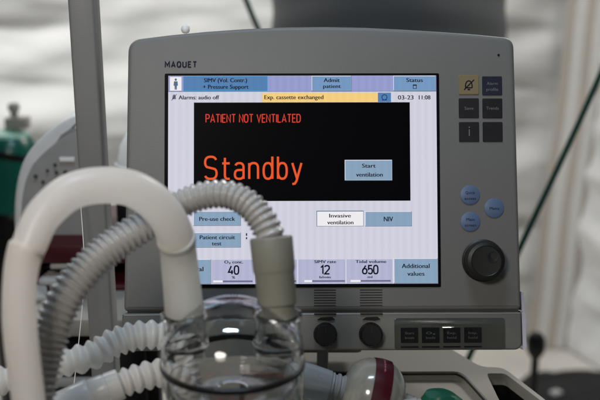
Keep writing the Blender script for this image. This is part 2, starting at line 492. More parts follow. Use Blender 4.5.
# big black message panel
a = Art(); a.rect(194, 102, 410.4, 201, S['black'], lay(2))
a.strokes('PATIENT NOT VENTILATED', 205.6, 301, 113.6, 122.4, .95, S['red'], lay(3), .2)
a.strokes('Standby', 204.0, 302.6, 155.4, 179.8, 2.2, S['orange'], lay(3), .27); a.build('message_panel', scr)
a = Art()
a.rect(344.8, 160, 392.4, 180.8, S['edge'], lay(3)); a.rect(344.8, 160, 391.9, 180.2, S['light'], lay(4)); a.rect(345.4, 160.6, 391.7, 180, S['button2'], lay(5))
a.text('Start', 362, 375.5, 163.6, 167.8, S['text'], lay(6)); a.text('ventilation', 356, 382.5, 172.4, 176.8, S['text'], lay(6)); a.build('touch_button', scr)
a = Art(); a.rect(316.4, 210.8, 363.4, 226.4, S['edge'], lay(2)); a.rect(317, 211.6, 363, 226, S['paper'], lay(3))
a.text('Invasive', 329, 350.5, 213.6, 217.6, S['text'], lay(4)); a.text('ventilation', 327, 353, 220.2, 224.4, S['text'], lay(4)); a.build('touch_button', scr)
button(364.8, 211.6, 411.6, 226.6, S['button2'], [('NIV', 383.5, 392.5, 216.6, 221.6)], hl=S['light'])
button(193.6, 211, 241, 225.6, S['button2'], [('Pre-use check', 199.5, 235, 216.4, 220.6)], hl=S['light'])
button(193.6, 232.2, 241, 247.2, S['button2'], [('Patient circuit', 200, 235, 234.8, 238.9), ('test', 212, 221.5, 240.9, 245)], hl=S['light'])
a = Art(); a.rect(246, 233, 247.2, 235.6, S['text'], lay(2)); a.rect(246, 237, 247.2, 239, S['text'], lay(2)); a.build('check_mark', scr)
# bottom strip of values
def value(x0, x1, head, num, unit, hx, nx, ux, bx):
    a = Art(); a.rect(x0, 259.4, x1, 283.4, S['field'], lay(2))
    a.text(head, hx[0], hx[1], 259.9, 263, S['text'], lay(3))
    a.strokes(num, nx[0], nx[1], 264.8, 274.4, 1.45, S['text'], lay(3), .16)
    a.text(unit, ux[0], ux[1], 275.6, 278, S['text'], lay(3))
    a.rect(bx[0], 280.0, bx[2], 281.6, S['dim'], lay(3)); a.rect(bx[0], 279.8, bx[1], 281.8, S['paper'], lay(4))
    a.rect(x1-.5, 259.4, x1, 283.4, S['light'], lay(4))
    a.build('value_field', scr)
button(168.6, 258.8, 211.4, 283.4, S['button2'], [('General', 179, 203.5, 266, 270.6)], hl=S['light'])
value(211.8, 254.4, 'O\u2082 conc.', '40', '%', (224.5, 243), (228, 239.4), (232, 235), (213.4, 223, 252.6))
value(254.8, 297.6, 'PEEP', '5', 'cmH\u2082O', (268, 284), (273, 278.5), (269, 284), (256.4, 262, 295.8))
value(298, 345.6, 'SIMV rate', '12', 'b/min', (314, 335.5), (319.8, 329.6), (319, 330), (304, 311.8, 344.4))
value(346, 392.6, 'Tidal volume', '650', 'ml', (355, 385.5), (361.4, 378), (367, 371.5), (350, 360, 390))
button(393.2, 258.6, 437, 283.4, S['button2'], [('Additional', 401, 428.6, 263.6, 268.2), ('values', 406.5, 423.5, 271.4, 275.8)], hl=S['light'])

# --- membrane keys beside the screen
def key(x0, y0, x1, y1, m, draw, name='membrane_key', y=0.):
    bm = prism(round_corners([(x0, y1), (x0, y0), (x1, y0), (x1, y1)], [1]*4, 3), y-.0008, y+.002, .0004, 1)
    k = mon(name, bm, m)
    if draw:
        a = Art(); draw(a, y-.0010); a.build('key_print', k)
    return k
def bell(a, y):
    c = [(466.6, 87.4), (466.8, 83.6), (468, 81.2), (470, 80.2), (472, 81.2), (473.2, 83.6), (473.4, 87.4), (466.6, 87.4)]
    a.line(c, 1.1, M['ink'], y); a.line([(465.2, 89.4), (475.4, 79.2)], 1.0, M['ink'], y-.0001); a.line([(468.8, 89.2), (471.2, 89.2)], 1.4, M['ink'], y)
key(459.8, 74.4, 480.2, 94.2, M['key_yellow'], bell)
def two(t1, t2, cx, cy, w1, w2, h=3.2, mat=None):
    def d(a, y):
        a.text(t1, cx-w1/2, cx+w1/2, cy-h-1, cy-1, mat or M['key_text'], y)
        if t2: a.text(t2, cx-w2/2, cx+w2/2, cy+1.8, cy+1.8+h, mat or M['key_text'], y)
    return d
key(483.6, 75.8, 503.6, 95, M['key_navy'], two('Alarm', 'profile', 493.6, 85.6, 11, 12))
key(459.8, 98, 480, 118, M['key_dark'], two('Save', None, 470, 110.6, 9, 0))
key(483.6, 98.2, 503.6, 118.2, M['key_dark'], two('Trends', None, 493.6, 110.6, 12.5, 0))
def info(a, y): a.line([(470, 129.4), (470, 136)], 1.1, M['key_text'], y); a.line([(470, 126.6), (470, 127.9)], 1.1, M['key_text'], y)
key(459.8, 122, 480, 142, M['key_dark'], info)
key(483.6, 122, 503.6, 142, M['key_dark'], None)
for (cx, cy, l1, l2, w1, w2) in ((470.2, 195.4, 'Quick', 'access', 9.5, 11.5), (494.2, 208.6, 'Menu', None, 9.5, 0), (470.2, 222.2, 'Main', 'screen', 8.5, 11.5)):
    bm = bmesh.new(); add_lathe(bm, [(0, .0012), (.0088, .0011), (.0098, .0006), (.0101, -.001)], axis_frame(ml(cx, cy), Vector((0, -1, 0))), 40)
    k = mon('round_key', bm, M['key_blue'])
    a = Art(); two(l1, l2, cx, cy + (0 if l2 else 2.6), w1, w2, 2.9, M['ink'])(a, -.0014); a.build('key_print', k)
# --- rotary knob
bm = bmesh.new()
add_lathe(bm, [(.0212, -.001), (.0212, .0010), (.0203, .0016), (.0195, .002), (.0192, .014), (.0182, .0165), (.0150, .0178), (.0143, .0172), (0, .0160)], axis_frame(ml(482.6, 261), Vector((0, -1, 0))), 64)
kn = mon('rotary_knob', bm, M['knob'])
bm = bmesh.new(); add_lathe(bm, [(.0044, .0160), (.0056, .0168), (.0058, .0172), (.0050, .0172), (.003, .0166), (0, .0164)], axis_frame(ml(489, 257), Vector((0, -1, 0))), 32)
mesh_obj('finger_dimple', bm, M['key_dark'], kn)
# --- vents
for x0, x1 in ((313.6, 335.4), (359.4, 381.6)):
    bm = bmesh.new()
    for i in range(9):
        yy = 289.8 + i*2.55 + (3.4 if i > 6 else 0)
        add_box(bm, ml((x0+x1)/2, yy, .0005 if i < 7 else -.0032), ((x1-x0)/FPX, .0016, .0009))
    mon('vent_grille', bm, M['key_dark'], smooth=False)
# --- two dials on the lower panel with a dark pointer above
for cx in (324.6, 369.6):
    bm = bmesh.new()
    add_lathe(bm, [(.0118, -.002), (.0118, .0005), (.0115, .0012), (.0112, .002), (.0106, .011), (.0096, .0125), (0, .0128)], axis_frame(ml(cx, 333.4, -.0035), Vector((0, -1, 0))), 40)
    for k in range(18):
        t = k*math.pi/9
        add_box(bm, ml(cx+10.9*math.cos(t), 333.4+10.9*math.sin(t), -.0095), (.0009, .007, .0009))
    add_box(bm, ml(cx, 327.4, -.0166), (.0012, .0012, .006), mi=1)
    d = mon('dial', bm, [M['black'], M['key_dark']])
    bm = prism([(cx-8, 319), (cx-4.6, 316.6), (cx+7, 316.2), (cx+9.6, 318.6), (cx+4, 320)], -.0042, -.003, 0)
    mon('dial_pointer', bm, M['black'])
for i, (x0, x1, t1, t2) in enumerate(((399.4, 416.8, 'Start', 'breath'), (420.2, 437.6, 'O\u2082', 'breaths'), (441.2, 458.4, 'Exp.', 'hold'), (462, 479.4, 'Insp.', 'hold'))):
    def dr(a, y, c=(x0+x1)/2, t1=t1, t2=t2):
        a.text(t1, c-4.5, c+4.5, 331, 333.4, M['device_face'], y); a.text(t2, c-4.5, c+4.5, 335.6, 338, M['device_face'], y)
    key(x0, 327, x1, 342, M['key_dark'], dr, 'hold_key', -.0035)
    bm = prism([(x0, 346.6), (x0, 345.2), (x1, 345.2), (x1, 346.6)], -.0042, -.003, 0); mon('key_underline', bm, M['black'], smooth=False)

bm = prism(round_corners([(393, 349), (393, 317.5), (502, 317.5), (502, 349)], [3]*4, 4), -.0068, -.0056, .0006, 2)
mon('clear_cover', bm, M['acrylic'])
# --- cabinet under the monitor, recessed tray top, side handle
ZT = 1.00
def lv(px, py, z=ZT): return on_level(px, py, z)
def offs(poly, z): return [Vector((p.x, p.y, z)) for p in poly]
outer = [lv(*q) for q in round_corners([(176, 343), (440, 343), (456, 352), (481, 367), (503, 367.4), (548, 402), (600, 470), (620, 520), (176, 520)], [3, 14, 4, 8, 8, 6, 6, 4, 4], 5)]
rec = [lv(*q) for q in round_corners([(240, 372), (462, 371.4), (488, 400), (532, 480), (240, 480)], [4, 9, 8, 5, 5], 5)]
hnd = [lv(*q) for q in round_corners([(486.4, 373.4), (505, 373.4), (545, 404), (578, 446), (527, 446), (498, 398)], [3, 5, 5, 4, 4, 4], 5)]
bm = bmesh.new()
def loop(poly): return [bm.verts.new(p) for p in poly]
def edges(vs): return [bm.edges.new((vs[i], vs[(i+1) % len(vs)])) for i in range(len(vs))]
def wall(a, b_):
    for i in range(len(a)):
        j = (i+1) % len(a); bm.faces.new((a[i], a[j], b_[j], b_[i]))
def shrink(poly, k, z):
    c = sum(poly, Vector())/len(poly)
    return [Vector((c.x+(p.x-c.x)*k, c.y+(p.y-c.y)*k, z)) for p in poly]
ot = loop(outer); rt = loop(rec); ht = loop(hnd)
bmesh.ops.triangle_fill(bm, edges=edges(ot)+edges(rt)+edges(ht), use_beauty=True)
o1 = loop(shrink(outer, 1.008, ZT-.003)); o2 = loop(shrink(outer, 1.012, ZT-.010)); o3 = loop(shrink(outer, 1.0, .36))
wall(ot, o1); wall(o1, o2); wall(o2, o3); bm.faces.new(o3)
r1 = loop(shrink(rec, .985, ZT-.002)); r2 = loop(shrink(rec, .975, ZT-.009)); wall(rt, r1); wall(r1, r2); bm.faces.new(r2)
h1 = loop(shrink(hnd, .97, ZT-.003)); h2 = loop(shrink(hnd, .93, ZT-.07)); wall(ht, h1); wall(h1, h2)
h2f = bm.faces.new(h2)
world_part('cabinet', bm, M['cabinet'], vent, angle=28)
# black skin inside the grip opening, black line along the tray's recess edge
bm = bmesh.new()
p1 = loop(shrink(hnd, .925, ZT-.066)); p2 = loop(shrink(hnd, .955, ZT-.012)); wall(p1, p2); bm.faces.new(p1)
world_part('grip_inside', bm, M['black'], vent)
bm = bmesh.new()
c = sum(rec, Vector())/len(rec)
add_sweep(bm, [(*q, .0013) for q in shrink(rec, .982, ZT-.0022)] + [(*shrink(rec, .982, ZT-.0022)[0], .0013)], 8, .004, caps=False)
world_part('tray_edge_line', bm, M['black'], vent)
# neck, trolley column and base
bm = bmesh.new(); c = at(322.5, 355, 1.075)
add_box(bm, Vector((c.x, c.y, 1.055)), (.012, .02, .15), bevel=.002); add_box(bm, Vector((c.x+.0, c.y+.045, 1.10)), (.09, .05, .16), bevel=.006)
world_part('monitor_neck', bm, M['rear'], vent)
bm = bmesh.new(); cc = sum(outer, Vector())/len(outer)
add_box(bm, Vector((cc.x, cc.y+.02, .24)), (.12, .12, .26), bevel=.01); add_box(bm, Vector((cc.x, cc.y, .10)), (.42, .46, .05), bevel=.02)
world_part('trolley_stand', bm, M['cabinet'], vent)
for sx in (-1, 1):
    for sy in (-1, 1):
        bm = bmesh.new(); add_lathe(bm, [(0, -.014), (.034, -.014), (.0385, -.009), (.0385, .009), (.034, .014), (0, .014)], axis_frame(Vector((cc.x+sx*.18, cc.y+sy*.2, .0385)), Vector((1, 0, 0))), 28)
        world_part('caster', bm, M['black'], vent)

# ================================================================== HUMIDIFIER CHAMBER
ax = at(232.5, 350, .8); AX = Vector((ax.x, ax.y, 0))
hum = thing('humidifier_chamber', Vector((AX.x, AX.y, 1.03)), 'clear plastic humidifier chamber with two top ports, front of the ventilator', 'humidifier')
Z = Matrix.Translation(AX)
bm = bmesh.new()
T = .0022
prof_o = [(.0535, 1.058), (.0558, 1.075), (.0572, 1.10), (.0575, 1.124), (.0575, 1.137), (.0556, 1.149), (.0515, 1.158), (.0440, 1.166), (.0340, 1.1735), (.022, 1.179), (.010, 1.1815), (0, 1.182)]
prof_i = [(max(0, r-T) if r else 0, z-(T if z > 1.15 else 0)) for r, z in prof_o]
add_lathe(bm, prof_o + [], Z, 96)
add_lathe(bm, list(reversed(prof_i)), Z, 96)
lo = [v for v in bm.verts if abs(v.co.z-1.058) < 1e-5]
bmesh.ops.bridge_loops(bm, edges=[e for e in bm.edges if e.verts[0] in lo and e.verts[1] in lo])
world_part('chamber_wall', bm, M['glass'], hum)
# black sealing ring, the seam the eye reads as an ellipse
bm = bmesh.new(); add_lathe(bm, [(.0576, 1.1318), (.0582, 1.1314), (.0583, 1.1295), (.0581, 1.1278), (.0576, 1.1274), (.0545, 1.1275), (.0544, 1.1317), (.0576, 1.1318)], Z, 96)
world_part('sealing_ring', bm, M['black'], hum)
# inner float and plate
bm = bmesh.new(); add_lathe(bm, [(0, 1.060), (.052, 1.060), (.0530, 1.056), (.0560, 1.0555), (.0575, 1.052), (.0575, 1.046), (0, 1.046)], Z, 64)
world_part('heater_plate', bm, M['aluminium'], hum)
bm = bmesh.new(); add_lathe(bm, [(0, 1.0455), (.060, 1.0455), (.066, 1.040), (.068, .99), (.066, .93), (0, .93)], Z, 48)
add_box(bm, AX + Vector((.06, .10, .96)), (.13, .16, .035), bevel=.006)
world_part('heater_base', bm, M['panel'], hum)
# inner splash guard: thin clear dish with a rim, and droplets on the dome
bm = bmesh.new(); add_lathe(bm, [(.012, 1.108), (.030, 1.106), (.048, 1.110), (.0515, 1.117), (.0525, 1.117), (.0490, 1.1085), (.030, 1.1045), (.012, 1.1065), (.012, 1.108)], Z, 64)
world_part('splash_guard', bm, M['glass'], hum)
# ports
PL = at(184.5, 318, .80); PR = at(277.2, 318, .80)
for p, r in ((PL, .0172), (PR, .0182)):
    bm = bmesh.new()
    mt = Matrix.Translation((p.x, p.y, 0))
    zt = p.z + .004
    add_lathe(bm, [(r, zt-.036), (r, zt-.004), (r+.0016, zt-.003), (r+.0018, zt-.0005), (r, zt), (r-.002, zt-.0002), (r-.002, zt-.036)], mt, 48)
    world_part('port', bm, M['glass'], hum)
    bm = bmesh.new()
    add_lathe(bm, [(r+.0001, zt-.0235), (r+.0016, zt-.0240), (r+.0018, zt-.0275), (r+.0001, zt-.0280)], mt, 48)
    for k in range(8):
        t = k*math.pi/4+.2
        add_box(bm, Vector((p.x+(r+.0012)*math.cos(t), p.y+(r+.0012)*math.sin(t), zt-.012)), (.0018, .0018, .020), Matrix.Rotation(t, 3, 'Z'))
    world_part('port_ribs', bm, M['glass'], hum)

# ================================================================== SMOOTH WHITE TUBE (arch)
wp = [(a, b_, .72+(c-.609)*.397, r*1.0) for a, b_, c, r in [(25.5, 252, .609, 17.2), (30, 243.5, .613, 17.4), (38, 224, .625, 17.8), (48, 210, .635, 18.2), (66, 194.5, .655, 18.4), (86, 187, .675, 18.4), (108, 185.2, .695, 18.4), (130, 188, .715, 18.4), (150, 198.5, .74, 18.6), (165, 214, .765, 18.6), (174, 232, .785, 18.6), (177.2, 244, .793, 18.4)]]
p0 = at(33.5, 240, .615)
wt = thing('white_breathing_tube', at(30, 420, .6), 'smooth thick white tube arching in front of the pole into the clear chamber', 'breathing tube')
bm = bmesh.new(); add_sweep(bm, px_path(wp), 48, .004); world_part('tube', bm, M['white_tube'], wt)
bm = bmesh.new()
lc = [(a, b_, .72+(c-.609)*.397, r) for a, b_, c, r in [(25.6, 251, .6092, 18.2), (23.4, 258, .607, 17.6), (20.8, 272, .604, 17.0), (19, 296, .60, 16.6), (19.4, 320, .60, 17.0), (22, 350, .60, 17.0), (26.5, 385, .60, 16.4), (31, 420, .60, 16.2)]]
add_sweep(bm, px_path(lc), 48, .004); world_part('cuff', bm, M['white_tube'], wt)
bm = bmesh.new(); add_sweep(bm, px_path([(27.2, 248, .721, 18.0), (25.8, 250.6, .7204, 18.7), (24.6, 253, .7198, 18.0)]), 48, .0015); world_part('cuff_rim', bm, M['white_tube'], wt)
bm = bmesh.new()
rc = [(176.2, 239.5, .79, 18.6), (177.8, 247, .795, 18.2), (179.5, 264, .80, 18.4), (182, 288, .80, 18.9), (184.2, 309.5, .80, 19.4), (185, 318, .80, 18.2)]
add_sweep(bm, px_path(rc), 48, .003); world_part('cuff', bm, M['clear_cuff'], wt)
bm = bmesh.new(); add_sweep(bm, px_path([(175.6, 237.4, .788, 19.2), (176.4, 240.6, .791, 19.7), (177, 243.6, .793, 19.2)]), 48, .0015); world_part('cuff_rim', bm, M['clear_cuff'], wt)

# ================================================================== GREY CORRUGATED HOSE
gp = [(31, 425, 0.765, 19.8), (36, 398, 0.765, 19.8), (42, 366, 0.768, 19.9), (51, 332, 0.772, 19.9), (64, 300, 0.778, 19.4), (82, 275, 0.785, 18.6), (105, 252, 0.793, 17.8), (130, 234.5, 0.802, 17.0), (155, 219.5, 0.812, 16.2), (176, 207, 0.818, 15.4), (196, 197.8, 0.818, 14.8), (214, 194, 0.815, 14.6), (232, 195.6, 0.811, 14.6), (249, 204.6, 0.806, 14.8), (261.6, 219, 0.802, 15.4), (268.6, 233, 0.8, 15.8), (271.4, 243, 0.8, 15.8)]
gh = thing('grey_corrugated_hose', at(32, 424, .765), 'grey corrugated hose looping up to the olive cuff on the clear chamber', 'hose')
def ridges(pitch, amp, sharp=1.0):
    def f(s):
        s = s + pitch*(.35*math.sin(s*31)+.2*math.sin(s*83+1))
        return 1 - amp + amp*(.5+.5*math.cos(2*math.pi*s/pitch))**sharp
    return f
bm = bmesh.new(); add_sweep(bm, px_path(gp), 44, .00045, ridges(.0054, .185, 1.0)); world_part('hose', bm, M['grey_hose'], gh, angle=80)
bm = bmesh.new()
def seg(a, b_, ra, rb, da=.80, db=.80):
    return [(*at(*a, da), ra*da/FPX), (*at(*b_, db), rb*db/FPX)]
def lathe_between(bm, a, b_, prof, segs=48, mi=0):
    """a,b world points; prof (t along, r metres)"""
    L_ = (b_-a).length
    add_lathe(bm, [(r, t*L_) for t, r in prof], axis_frame(a, b_-a, Vector((0, 1, 0))), segs, mi)
u = .8/FPX
lathe_between(bm, at(271, 237, .8), at(277.6, 306, .8), [(0, 15*u), (0, 20.4*u), (.015, 21.4*u), (.04, 21.6*u), (.47, 21.2*u), (.50, 20.6*u), (.53, 20.0*u), (.955, 19.4*u), (.985, 18.9*u), (.99, 17*u), (1.22, 16.4*u), (1.22, 12*u)])
world_part('cuff', bm, M['grey_cuff'], gh)

# ================================================================== TWO WHITE CORRUGATED HOSES
A = [(-40, 388, .86, 15), (-10, 383, .86, 15), (22, 376.5, .865, 15), (48, 369, .87, 15), (66, 362.5, .875, 15.2), (84, 358, .88, 15.4), (98, 352.6, .885, 15.6), (112, 344, .89, 15.6), (130, 337.4, .895, 15.4), (150, 334.8, .90, 15.2), (166, 337, .905, 15), (178, 348, .91, 15), (184, 368, .915, 15), (186, 420, .92, 15)]
ha = thing('white_corrugated_hose', at(228, 415, .92), 'upper of the two white corrugated hoses left of the clear chamber', 'hose', 'white corrugated hoses beside the chamber')
bm = bmesh.new(); add_sweep(bm, px_path(A), 44, .0007, ridges(.0094, .27, .75)); world_part('hose', bm, M['white_hose'], ha, angle=80)
hb = thing('white_corrugated_hose', at(60, 410, .86), 'lower white corrugated hose with smooth sleeve, bending down behind the chamber', 'hose', 'white corrugated hoses beside the chamber')
B = [(119, 384.4, .862, 14.6), (136, 378.8, .868, 15), (156, 373.6, .875, 15), (168, 374, .88, 14.8), (180, 384, .885, 14.6), (188, 402, .89, 14.4), (190, 440, .89, 14.4)]
bm = bmesh.new(); add_sweep(bm, px_path(B), 44, .0007, ridges(.0094, .27, .75)); world_part('hose', bm, M['white_hose'], hb, angle=80)
bm = bmesh.new(); lathe_between(bm, at(92, 395.5, .856), at(121, 383.6, .862), [(0, .004), (0, .0136), (.04, .0142), (.48, .0140), (.5, .0134), (.54, .0134), (.57, .0140), (.96, .0136), (1, .0128), (1, .004)]); world_part('sleeve', bm, M['white_hose'], hb)
bm = bmesh.new(); lathe_between(bm, at(56, 413, .85), at(93, 395, .856), [(0, .004), (0, .0158), (.03, .0162), (.92, .0156), (.97, .0150), (1, .0140), (1, .004)]); world_part('sleeve', bm, M['white_hose'], hb)
bm = bmesh.new(); add_sweep(bm, px_path([(58, 412, .85, 15), (40, 422, .845, 15), (10, 440, .84, 15), (-40, 470, .83, 15)]), 36, .0008, ridges(.0094, .27, .75)); world_part('hose', bm, M['white_hose'], hb, angle=80)

# ================================================================== CLEAR CUP WITH RED LABEL
c0 = at(374, 398, .95); k = .95/FPX
axis = (RT*math.cos(rad(15)) - UP*math.sin(rad(15)) + FW*.05).normalized()
cup = thing('water_trap_cup', Vector((c0.x, c0.y, c0.z-.038)), 'clear rounded plastic cup with a dark red label band, lying in the tray', 'plastic cup')
fr = axis_frame(c0, axis, UP)
def lz(prof): return [(r*k, s*k) for r, s in prof]
bm = bmesh.new()
shell = [(13, -33), (18, -31.5), (27, -28.5), (33.5, -22), (37.4, -15), (39, -8), (39.4, 0), (38.9, 8), (35.5, 15), (30, 21), (22, 26.5), (14, 29), (0, 29.6)]
add_lathe(bm, lz(shell), fr, 72); add_lathe(bm, list(reversed(lz([(max(0, r-1.8), s-(1.4 if s > 15 else 0)) for r, s in shell]))), fr, 72)
world_part('cup_wall', bm, M['cup'], cup)
bm = bmesh.new(); add_lathe(bm, lz([(38.5, -9.4), (39.2, -9.2), (40, -2), (40, 3), (39.5, 8.6), (38.8, 8.8)]), fr, 72); lab = world_part('label_band', bm, M['red_label'], cup)
# pale illegible print down the band
bm = bmesh.new()
for s0, th0, th1, w in ((-.2, -9, 1, 4.6), (-.4, 7, 40, 2.2)):
    n = 14
    for i in range(n):
        t0, t1 = rad(th0+(th1-th0)*i/n), rad(th0+(th1-th0)*(i+.62)/n)
        ww = w*(.6+.4*math.sin(i*2.3)) if w < 3 else w*math.sin(math.pi*(i+.5)/n)
        q = [fr @ Vector((40.35*k*math.cos(t), 40.35*k*math.sin(t), (s0+sg*ww/2)*k)) for t, sg in ((t0, -1), (t1, -1), (t1, 1), (t0, 1))]
        bm.faces.new([bm.verts.new(v) for v in q])
bmesh.ops.translate(bm, verts=bm.verts, vec=-cup.location)
mesh_obj('label_print', bm, M['label_print'], lab)
bm = bmesh.new(); add_lathe(bm, lz([(8, -46), (14.4, -46), (14.8, -44), (13, -43), (13, -41), (14.8, -40), (14.8, -37.6), (13, -36.6), (13, -34.6), (14.6, -33.6), (14.4, -32), (8, -32)]), fr, 40); world_part('screw_neck', bm, M['rear'], cup)
bm = bmesh.new(); add_lathe(bm, lz([(8, -84), (16.4, -84), (17, -82), (17.6, -70), (15.6, -47), (14, -46), (8, -46)]), fr, 40); world_part('connector', bm, M['frost'], cup)
bm = bmesh.new(); add_lathe(bm, lz([(8, 29.4), (12, 29.4), (12.6, 31), (12, 40), (9, 42), (0, 42)]), fr, 32); world_part('end_spout', bm, M['cup'], cup)

# ================================================================== GREEN CAP
gq = at(441, 407, .93); zb = .9915
gc = thing('green_cap', Vector((gq.x, gq.y, zb)), 'small domed green cap standing in the cabinet tray', 'cap')
bm = bmesh.new(); h_ = gq.z-zb
add_lathe(bm, [(.0168, 0), (.0172, .004), (.0160, h_*.5), (.0162, h_), (.0150, h_+.007), (.0105, h_+.0125), (.004, h_+.0148), (0, h_+.015)], Matrix.Translation((0, 0, 0)), 40)
for v in bm.verts:
    v.co.x *= 1.22; v.co += noise.noise_vector(v.co*55+Vector((3, 1, 0)))*.0042*min(1, max(0, v.co.z/h_))
mesh_obj('dome', bm, M['green_cap'], gc)
bm = bmesh.new()
for kk in range(10):
    t = kk*math.pi/5
    add_box(bm, Vector((.0195*math.cos(t), .0162*math.sin(t), h_*.4)), (.003, .003, h_*.6), Matrix.Rotation(t, 3, 'Z'), .0008)
mesh_obj('grip_ribs', bm, M['green_cap'], gc)
bm = bmesh.new(); s0 = at(404, 410, .93)-gc.location; s1 = at(427, 405, .93)-gc.location
lathe_between(bm, s0, s1, [(0, .003), (0, .0085), (.1, .009), (.6, .009), (.65, .0075), (1, .0075)], 28)
mesh_obj('side_port', bm, M['frost'], gc)

# ================================================================== SUPPORT POLE
pp = at(96.0, 170, 1.06)
pole = thing('support_pole', Vector((pp.x, pp.y, 0)), 'grey rectangular metal pole rising behind the white tube, left of the ventilator', 'pole')
bm = bmesh.new(); add_box(bm, Vector((0, 0, 1.0)), (.0265, .040, 2.0), Matrix.Rotation(rad(3), 3, 'Z') @ Matrix.Rotation(rad(-.5), 3, 'Y'), .0035, 3)
mesh_obj('shaft', bm, M['pole'], pole)
bm = bmesh.new(); add_box(bm, Vector((0, 0, .012)), (.30, .30, .024), bevel=.006)
mesh_obj('base_plate', bm, M['rear'], pole)
# thin white cable hanging in front of it
cb = bmesh.new(); add_sweep(cb, px_path([(78.6, 178, 1.03, .45), (79.5, 190, 1.03, .45), (81.5, 215, 1.03, .45), (84, 260, 1.03, .45), (82, 310, 1.03, .45), (70, 420, 1.03, .45)]), 10, .01)
o = mesh_obj('thin_cable', cb, M['white']); tag(o, 'thin white cable hanging down the left edge of the grey pole', 'cable')

# ================================================================== LEFT BACKGROUND
# side cabinet with white top
z_top = at(80, 303, 1.30).z
x0, x1 = at(28, 303, 1.30).x, at(172, 303, 1.30).x
yc = at(80, 303, 1.30).y
sc_ = thing('side_cabinet', Vector(((x0+x1)/2, yc+.17, 0)), 'dark side cabinet with a pale top behind the pole and hoses', 'cabinet')
bm = bmesh.new(); add_box(bm, Vector((0, 0, z_top-.012)), (x1-x0, .46, .024), bevel=.005); mesh_obj('cabinet_top', bm, M['cabinet'], sc_)
bm = bmesh.new(); add_box(bm, Vector((0, .01, (z_top-.026)/2+.02)), (x1-x0-.03, .42, z_top-.066), bevel=.006); mesh_obj('cabinet_body', bm, M['black'], sc_)
for i in range(3):
    bm = bmesh.new(); add_box(bm, Vector((0, -.205, z_top-.14-i*.2)), (x1-x0-.06, .012, .18), bevel=.004); d = mesh_obj('drawer', bm, M['key_dark'], sc_)
    bm = bmesh.new(); add_box(bm, Vector((0, -.216, z_top-.09-i*.2)), (.12, .012, .012), bevel=.004); mesh_obj('handle', bm, M['rear'], d)
for sx in (-1, 1):
    for sy in (-1, 1):
        bm = bmesh.new(); add_lathe(bm, [(.018, 0), (.02, .004), (.02, .03), (.016, .045), (0, .045)], Matrix.Translation((sx*.11, sy*.17, 0)), 20); mesh_obj('foot', bm, M['black'], sc_)
# red open-fronted box
rb0 = at(26, 300, 1.34); rb1 = at(150, 243, 1.34)
rw = rb1.x-rb0.x; rz0, rz1 = z_top, rb1.z
rx = (rb0.x+rb1.x)/2; ry = rb1.y
red = thing('red_storage_box', Vector((rx, ry+.10, rz0)), 'dark red open fronted box with black compartments under the round grey device', 'storage box')
hh = rz1-rz0
bm = bmesh.new()
add_box(bm, Vector((0, 0, hh-.013)), (rw, .22, .026), bevel=.003); add_box(bm, Vector((0, 0, .004)), (rw, .22, .008), bevel=.002)
for sx in (-1, 1): add_box(bm, Vector((sx*(rw/2-.008), 0, hh/2-.008)), (.016, .216, hh-.036), bevel=.002)
add_box(bm, Vector((.055, 0, hh/2-.008)), (.014, .20, hh-.036), bevel=.001)
mesh_obj('shell', bm, M['red_box'], red)
bm = bmesh.new(); add_box(bm, Vector((0, .098, hh/2-.008)), (rw-.034, .01, hh-.036)); add_box(bm, Vector((-.03, 0, hh*.40)), (rw-.08, .17, .006)); mesh_obj('lining', bm, M['black'], red)
def packet(p, s, lab_, rz=0):
    bm = bmesh.new(); add_box(bm, Vector((0, 0, s[2]/2)), s, bevel=min(s)*.35, seg=3)
    bmesh.ops.subdivide_edges(bm, edges=[e for e in bm.edges if e.calc_length() > .02], cuts=3, use_grid_fill=True)
    for v in bm.verts: v.co += noise.noise_vector(v.co*60)*.0012
    o = mesh_obj('white_packet', bm, M['packet']); o.location = p; o.rotation_euler = (0, 0, rz); tag(o, lab_, 'packet', 'white packets around the red box'); return o
packet(Vector((rx-.035, ry+.03, rz0+hh*.40+.0032)), (.040, .07, .008), 'white packet on the upper shelf of the red box', .1)
packet(Vector((rx-.045, ry+.025, rz0+.0082)), (.034, .08, .010), 'white packet on the floor of the red box', -.15)
packet(Vector((rx-.075, ry-.035, rz0+.0005)), (.05, .05, .008), 'white packet on the white cabinet top, in front of the red box', .3)
# round-cornered grey device standing on the red box
D = 1.36
def dv(px, py, y=0.): p = at(px, py, D); return Vector((p.x, p.y+y, p.z))
dev_base = dv(70, 243); 
dev = thing('round_grey_device', Vector((dev_base.x, dev_base.y+.05, rz1)), 'grey device with a pale curved rim, standing on the red box behind the pole', 'medical device')
arc = [(8.5, 246), (8, 232), (9.5, 210), (13, 188), (19, 168), (28, 152), (40, 139), (54, 127), (66, 118.5), (78, 113), (84, 112), (87, 114), (89, 118), (90, 124), (91, 246)]
arc = [(x, y) for x, y in arc]
def flat_prism(pts, d, y0, y1, bevel):
    bm = bmesh.new()
    P3 = [at(x, y, d) for x, y in pts]; yy = P3[0].y
    # stand it upright in the world: keep x and z, one common y
    yc_ = sum(p.y for p in P3)/len(P3)
    fr_ = [bm.verts.new((p.x, yc_+y0, p.z)) for p in P3]; bk_ = [bm.verts.new((p.x, yc_+y1, p.z)) for p in P3]
    f = bm.faces.new(fr_); bm.faces.new(list(reversed(bk_)))
    for i in range(len(pts)):
        j = (i+1) % len(pts); bm.faces.new((fr_[i], fr_[j], bk_[j], bk_[i]))
    bmesh.ops.recalc_face_normals(bm, faces=bm.faces)
    if bevel: bmesh.ops.bevel(bm, geom=list(f.edges), offset=bevel, segments=4, profile=.5, affect='EDGES')
    return bm
def inset(pts, k, c=(72, 200)): return [(c[0]+(x-c[0])*k, c[1]+(y-c[1])*k) for x, y in pts]
